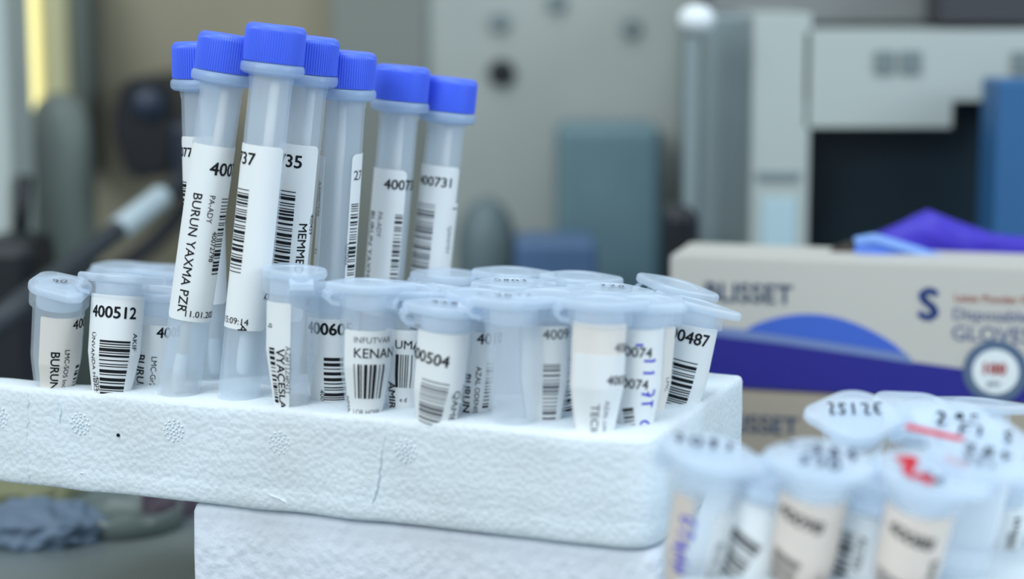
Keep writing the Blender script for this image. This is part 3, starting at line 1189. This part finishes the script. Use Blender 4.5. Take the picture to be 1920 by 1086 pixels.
P_('plain clear microtube with a pointed end in the middle of the rack', (965, 556), (962, 800), rimdepth(800, 3.4),
   [('B', -2.8, -16, 5.0, 3.4, 0, 'greyink')], None, tab=-8, ink=[('2076', 2.4, 4, 0, 0, 'greyink')], seed=33, liquid=True)
P_('microtube with a grey barcode and a 9 next to the 548 tube', (1026, 548), (1020, 790), rimdepth(790, 3.4),
   [('N', '4009', -.6, -7.8, 2.6, 0, .01, 'greyink'), ('B', -.4, -12.4, 3.2, 10.5, 0, 'greyink')], (-5, 4.6, -5.4, -26), tab=40, seed=34)
P_('microtube with 548 and a crisp barcode behind the TEC tube', (1056, 546), (1048, 772), rimdepth(772, 3.4),
   [('N', '400548', -5.9, -8.5, 2.7, 6, .016, 'ink'), ('B', -3.4, -12.2, 6, 10.8, 8, 'ink')], (-6, 5.6, -5.4, -26), tab=-30, seed=35)
P_('nearest microtube of the long rack, its cream label reading TEC', (1126, 560), (1113, 822), rimdepth(808, 3.4),
   [('N', '4007', 3.0, -8.8, 2.4, -4, .008, 'greyink')], (-5.8, 6.0, -3.9, -27), 'tan', tab=10, seed=36,
   wash=[(-4.6, 6.2, -9.4, -27, [('N', '40074', 1.8, -14.6, 2.4, -4, .01, 'ink'), ('T', 'TECILI', -.8, -18.2, 2.4, -90, .004, 'greyink'), ('T', 'AZAL LMC', 1.9, -17.6, 1.4, -90, 0, 'greyink')])])
P_('microtube with blue handwriting down its label', (1198, 562), (1188, 795), rimdepth(795, 3.4),
   [('N', '40074', -3.6, -9.4, 2.6, -3, .01, 'ink'), ('N', '40074', -3.8, -15.2, 2.5, -3, .01, 'ink'), ('B', -2.6, -19.4, 2.4, 3.4, 10, 'ink'),
    ('H', "11 7T 0", 1.4, -16.5, 2.5, -90, 'blueink'), ('H', "-", .8, -8.8, 2.6, 0, 'blueink')],
   (-5.4, 5.8, -4.6, -26), tab=-14, seed=37)
P_('cream labelled microtube tucked left of the 00487 tube', (1222, 560), (1206, 766), rimdepth(772, 3.4), [('T', 'LMC', 4.4, -14, 1.4, -90, 0, 'greyink')], (-6, 6, -4.4, -26), 'tan', tab=60, seed=38)
P_('leaning microtube numbered 00487 at the rack right end', (1306, 566), (1268, 757), rimdepth(757, 3.4),
   [('N', '400487', -5.6, -7.2, 3.2, -3, .022, 'ink'), ('B', -3.0, -10.8, 5.6, 11, -3, 'ink')], (-7.2, 6.4, -4.2, -26), tab=-6, seed=39, lidtilt=4, dd=-2)

# ---- back rows
P_('microtube with a tilted lid behind the 00487 tube', (1268, 533), (1236, 720), 406, None, (-4, 4, -5, -22), tab=-6, seed=40, lidtilt=5)
P_('microtube in the back row, its lid right behind the 0504 tube', (842, 511), (832, 700), 418, None, (-4, 4, -5, -22), tab=10, seed=41)
P_('microtube in the back row behind the plain clear one', (958, 507), (950, 700), 416, None, (-4, 4, -5, -22), tab=0, seed=42)
P_('microtube in the back row behind the 548 tube', (1086, 516), (1076, 700), 410, None, (-4, 4, -5, -22), tab=0, seed=43)
P_('microtube with a pen marked lid in the middle row behind the clear one', (960, 528), (952, 730), 392, None, (-4, 4, -5, -22), tab=14, ink=[('5803', 2.2, 5, 0, 0, 'greyink')], seed=44)
P_('microtube in the middle row between the TEC tube and the back row', (1140, 538), (1128, 740), 386, None, (-4, 4, -5, -22), tab=-10, ink=[('770', 2.2, 0, 1, 0, 'greyink')], seed=45)

# ---- the second rack, front right
G2 = 'pen marked microtubes in the front right rack'
P_('front microtube with blue pen down its side, leftmost in the front right rack', (1336, 846), (1292, 1086), 322, [('H', 'GTANN', -3.2, -14, 2.6, -92, 'blueink'), ('T', 'BURUN', 3.4, -13.5, 2.0, -98, 0, 'greyink')],
   (-5.2, -1.2, -6.0, -30), 'buff', tab=-10, ink=[('7091', 3.2, 5, -1, .8, 'navyink')], group=G2, seed=51, scale=1.06, dd=-8, wash=[(2.2, 6.2, -8, -30, [('T', 'BURUN', 3.2, -12.5, 2.1, -98, 0, 'greyink')])])
P_('front microtube with dark scrawl on its lid and a cream label', (1538, 858), (1497, 1086), 318, [('N', '40098', -5.2, -8.4, 3.0, -12, .02, 'ink'), ('B', -4.8, -14, 5, 9, -14, 'ink'), ('T', 'LMC', 2.8, -17, 1.8, -90, 0, 'greyink')],
   (-6.4, 6.4, -5.2, -30), 'buff', tab=8, ink=[('384', 3.2, 4, 2.2, .6, 'navyink'), ('570', 2.8, 0, .3, -3.2, 'navyink'), ('--', 3, 0, -3.0, .8, 'navyink')], group=G2, seed=52, scale=1.06, dd=-9)
P_('front microtube with red pen strokes on its lid', (1742, 882), (1694, 1086), 316, [('N', '40088', -4.2, -9.0, 3.0, -12, .02, 'ink'), ('B', -4.4, -15.6, 6, 8, -14, 'greyink'), ('T', 'BAM', 3.6, -12.4, 2.2, -94, .01, 'ink')],
   (-6.4, 6.4, -5.2, -30), 'buff', tab=-4, ink=[('-', 16, -9, -.4, 2.6, 'redink'), ('~', 9, -12, -2.0, -5.8, 'redink'), ('-', 6, -10, 3.6, 1.0, 'redink'), ('76', 2.4, -10, .8, -3.2, 'navyink')], group=G2, seed=53, scale=1.06, dd=-9)
P_('clear microtube numbered 384 in pen behind the red marked one', (1838, 858), (1800, 1040), 318, None, None, tab=-6, ink=[('384', 3.4, 0, 1.2, .6, 'ink'), ('521', 2.6, -8, 0, -3, 'greyink')], group=G2, seed=54, dd=-7)
P_('far microtube whose tilted lid carries a row of pen scrawl', (1606, 778), (1600, 880), 356, None, (-5, 5, -5, -20), tab=184, ink=[('ZSIZE', 2.6, 10, 0, 0, 'ink')], group=G2, seed=55, dd=-9, lidtilt=-4)
P_('far microtube between the scrawled lid and the 298 lid', (1722, 772), (1712, 880), 362, None, (-5, 5, -5, -20), 'buff', tab=150, group=G2, seed=56, dd=-7)
P_('far microtube with its lid seen edge on, top right', (1836, 752), (1826, 880), 364, None, (-5, 5, -5, -20), tab=0, group=G2, seed=57, dd=-1)
P_('microtube with 298 in black pen on its lid', (1800, 798), (1782, 900), 344, None, (-5, 5, -5, -20), tab=165, ink=[('298', 3.4, 6, 0, -.4, 'ink')], group=G2, seed=58, dd=-8)
P_('microtube with F1 S in black pen on its lid', (1850, 824), (1834, 940), 331, None, (-5, 5, -5, -20), tab=-5, ink=[('F1 S', 3.0, -4, 0, 0, 'ink')], group=G2, seed=59, dd=-8)
P_('rightmost microtube with a thin barcode strip by the foam', (1880, 880), (1862, 985), 336, [('B', 3.5, -6.5, 1.2, 8, 0, 'ink'), ('T', '40094', 2.6, -9, 1.3, -90, 0, 'ink')], (0, 6, -5, -20), tab=20, group=G2, seed=60)
P_('blurred microtube with a slanted barcode between blue pen and scrawled tubes', (1440, 880), (1400, 1086), 322, [('B', -3.6, -9, 5.5, 12, -24, 'ink')], (-6, 6, -4.5, -30), tab=90, group=G2, seed=61)
P_('blurred microtube between the scrawled and the red marked tubes', (1640, 900), (1600, 1086), 322, [('B', -3.6, -8, 2.4, 9, 0, 'ink'), ('T', 'ALIYEV', -.4, -8, 1.9, -92, .01, 'ink')], (-6, 6, -4.5, -30), tab=90, group=G2, seed=62)

# ------------------------------------------------------------------ glove boxes
GT, GB = CAMZ - 64.8, CAMZ - 97.6
gl = onz(1256, 478, GT)
gr = onz(1920, 502, GT)
gd = Vector((gr.x - gl.x, gr.y - gl.y, 0)).normalized()
gn = Vector((gd.y, -gd.x, 0))                        # outwards, to the camera


def gpoint(s, t, off=0.0, top=GT):
    return Vector((gl.x, gl.y, 0)) + gd * s + gn * off + Vector((0, 0, top - t))


def gpoly(name, pts, m, parent, off, top=GT):
    bm = bmesh.new()
    f = [bm.verts.new(gpoint(s, t, off, top)) for s, t in pts]
    b = [bm.verts.new(gpoint(s, t, 0.01, top)) for s, t in pts]
    n = len(pts)
    bm.faces.new(f)
    bm.faces.new(b[::-1])
    for i in range(n):
        j = (i + 1) % n
        bm.faces.new((f[i], b[i], b[j], f[j]))
    bmesh.ops.recalc_face_normals(bm, faces=bm.faces[:])
    return link(name, bm, m, parent, smooth=False)


def gtext(name, txt, s, t, size, m, parent, off, bold=.02, top=GT):
    bm = text_bm(txt, size, bold)
    for v in bm.verts:
        v.co = gpoint(s + v.co.x, t - v.co.y, off, top)
    return link(name, bm, m, parent, smooth=False)


def carton(label, top, height, m, seed, shift=0.0, L=118):
    root = empty('glove_box')
    tag(root, label, 'glove box', 'stacked glove boxes')
    bm = bmesh.new()
    pts = [gpoint(shift, 0), gpoint(shift + L, 0), gpoint(shift + L, 0, -26), gpoint(shift, 0, -26)]
    b = [Vector((p.x, p.y)) for p in pts]
    prism(bm, b, top - height, top)
    bmesh.ops.bevel(bm, geom=bm.edges[:], offset=.5, segments=2, affect='EDGES')
    link('carton', bm, m, root, smooth=False)
    return root


g = carton('upper beige glove box with a navy band and blue dome', GT, 32.6, M['carton'], 1)
gpoly('navy_band', [(.2, 32.4), (117.5, 32.4), (117.5, 29.5), (95, 27.6), (75, 25.2), (50, 23), (30, 21), (.2, 18.5)], M['navy'], g, .10)
gpoly('pale_band', [(6, 19.2), (30, 21.1), (50, 23.1), (60, 24.2), (58.5, 22.0), (40, 19.6), (22, 18.0), (6, 17.2)], M['paleblue'], g, .16)
arc = []
for i in range(17):
    t = i / 16
    s = 19 + 39 * t
    arc.append((s, 18.0 + 4.0 * t - 6.6 * math.sin(math.pi * t) ** .8))
gpoly('blue_dome', [(19, 18.0), (38, 19.8), (58, 22.0)] + arc[::-1][1:-1], M['midblue'], g, .2)
gtext('brand_text', 'BLISSET', 8.6, 11.0, 6.6, M['greyblue'], g, .14, .03)
gtext('size_letter', 'S', 60.6, 13.2, 10.5, mat('size_blue', (48, 82, 156), .5), g, .14, .05)
gtext('red_text', 'Latex Powder Free', 69, 8.6, 2.6, mat('faded_red_print', (206, 130, 112), .5), g, .14, .02)
gtext('pale_text', 'Disposable', 68.6, 13.0, 4.0, M['paleblue'], g, .14, .01)
gtext('pale_text', 'GLOVES', 68.6, 18.0, 5.2, M['paleblue'], g, .14, .01)


def disc(cs, ct, r, n=36):
    return [(cs + r * math.cos(2 * math.pi * i / n), ct - r * math.sin(2 * math.pi * i / n)) for i in range(n)]


bd = gpoly('badge', disc(79.2, 25.2, 7.6), M['greyblue'], g, .30)
gpoly('badge_centre', disc(79.2, 25.2, 5.4), M['white'], bd, .40)
gtext('badge_number', '100', 75.8, 25.8, 3.9, mat('red_print', (196, 62, 54), .5), bd, .5, .05)
gtext('badge_text', 'pcs', 77.4, 28.6, 2.2, M['greyblue'], bd, .5, .02)
g2 = carton('lower tan glove box underneath the one with the blue dome', GT - 33.0, GT - 33.0, M['carton_low'], 2, 1.5)
gtext('brand_text', 'BLISSET', 12.0, 10.5 + 33, 6.2, M['greyblue'], g2, .14, .03)
gpoly('navy_band', [(1.8, 64.6), (119, 64.6), (119, 61), (76, 58), (1.8, 53)], M['navy'], g2, .10)


def glove(pts, Y, depth, m, label, cuff=None, seed=1):
    """a limp folded glove: its outline given a real thickness, puffed and creased"""
    bm = bmesh.new()
    q = [aty(x, y, Y) for x, y in pts]
    ol = resample([Vector((p.x, p.z)) for p in q], 2.0)
    c = sum(ol, Vector((0, 0))) / len(ol)
    rings = []
    for f, dy in ((.0, 0.0), (.5, .1), (.85, .5), (1, depth * .35), (1, depth * .65), (.85, depth - .5), (.5, depth - .1), (0, depth)):
        ring = []
        for p in ol:
            r = c.lerp(p, max(f, .02))
            w = noise.noise(Vector((r.x * .14, r.y * .3, seed))) * 1.3
            ring.append(bm.verts.new((r.x, Y + dy + w, r.y)))
        rings.append(ring)
    n = len(ol)
    for a, b in zip(rings, rings[1:]):
        for i in range(n):
            j = (i + 1) % n
            bm.faces.new((a[i], a[j], b[j], b[i]))
    bm.faces.new(rings[0][::-1])
    bm.faces.new(rings[-1])
    bmesh.ops.recalc_face_normals(bm, faces=bm.faces[:])
    o = tag(link('nitrile_glove', bm, m), label, 'glove', 'gloves pulled from the upper box')
    if cuff:
        cu = pxpoly('cuff', cuff, Y - 1.6, 1.2, M['cuff'])
        cu.parent = o
    return o


def pxpoly(name, pts, Y, depth, m, parent=None):
    bm = bmesh.new()
    q = [aty(x, y, Y) for x, y in pts]
    a = [bm.verts.new((p.x, Y, p.z)) for p in q]
    b = [bm.verts.new((p.x, Y + depth, p.z)) for p in q]
    n = len(q)
    bm.faces.new(a)
    bm.faces.new(b[::-1])
    for i in range(n):
        j = (i + 1) % n
        bm.faces.new((a[i], b[i], b[j], a[j]))
    bmesh.ops.recalc_face_normals(bm, faces=bm.faces[:])
    bmesh.ops.bevel(bm, geom=bm.edges[:], offset=.3, segments=2, affect='EDGES')
    return link(name, bm, m, parent, smooth=False)


M['cuff'] = mat('pale_blue_nitrile', (140, 178, 240), 0.45)
glove([(1632, 520), (1640, 448), (1690, 424), (1748, 397), (1806, 420), (1870, 442), (1960, 452), (2010, 470), (2010, 520)], 501, 9, M['violet'],
      'violet glove bulging out of the upper glove box', seed=3)
glove([(1604, 510), (1606, 462), (1642, 448), (1720, 470), (1790, 494), (1796, 510)], 493, 4, M['skyglove'], 'pale blue glove in front of the violet glove',
      [(1600, 446), (1640, 438), (1720, 462), (1788, 486), (1786, 496), (1716, 478), (1636, 454), (1604, 458)], seed=7)
pxpoly('torn_flap', [(1548, 500), (1560, 468), (1596, 452), (1612, 470), (1606, 500)], 497, 2, mat('brown_card', (70, 62, 52), .7), g)['label'] = 'dark torn cardboard flap'
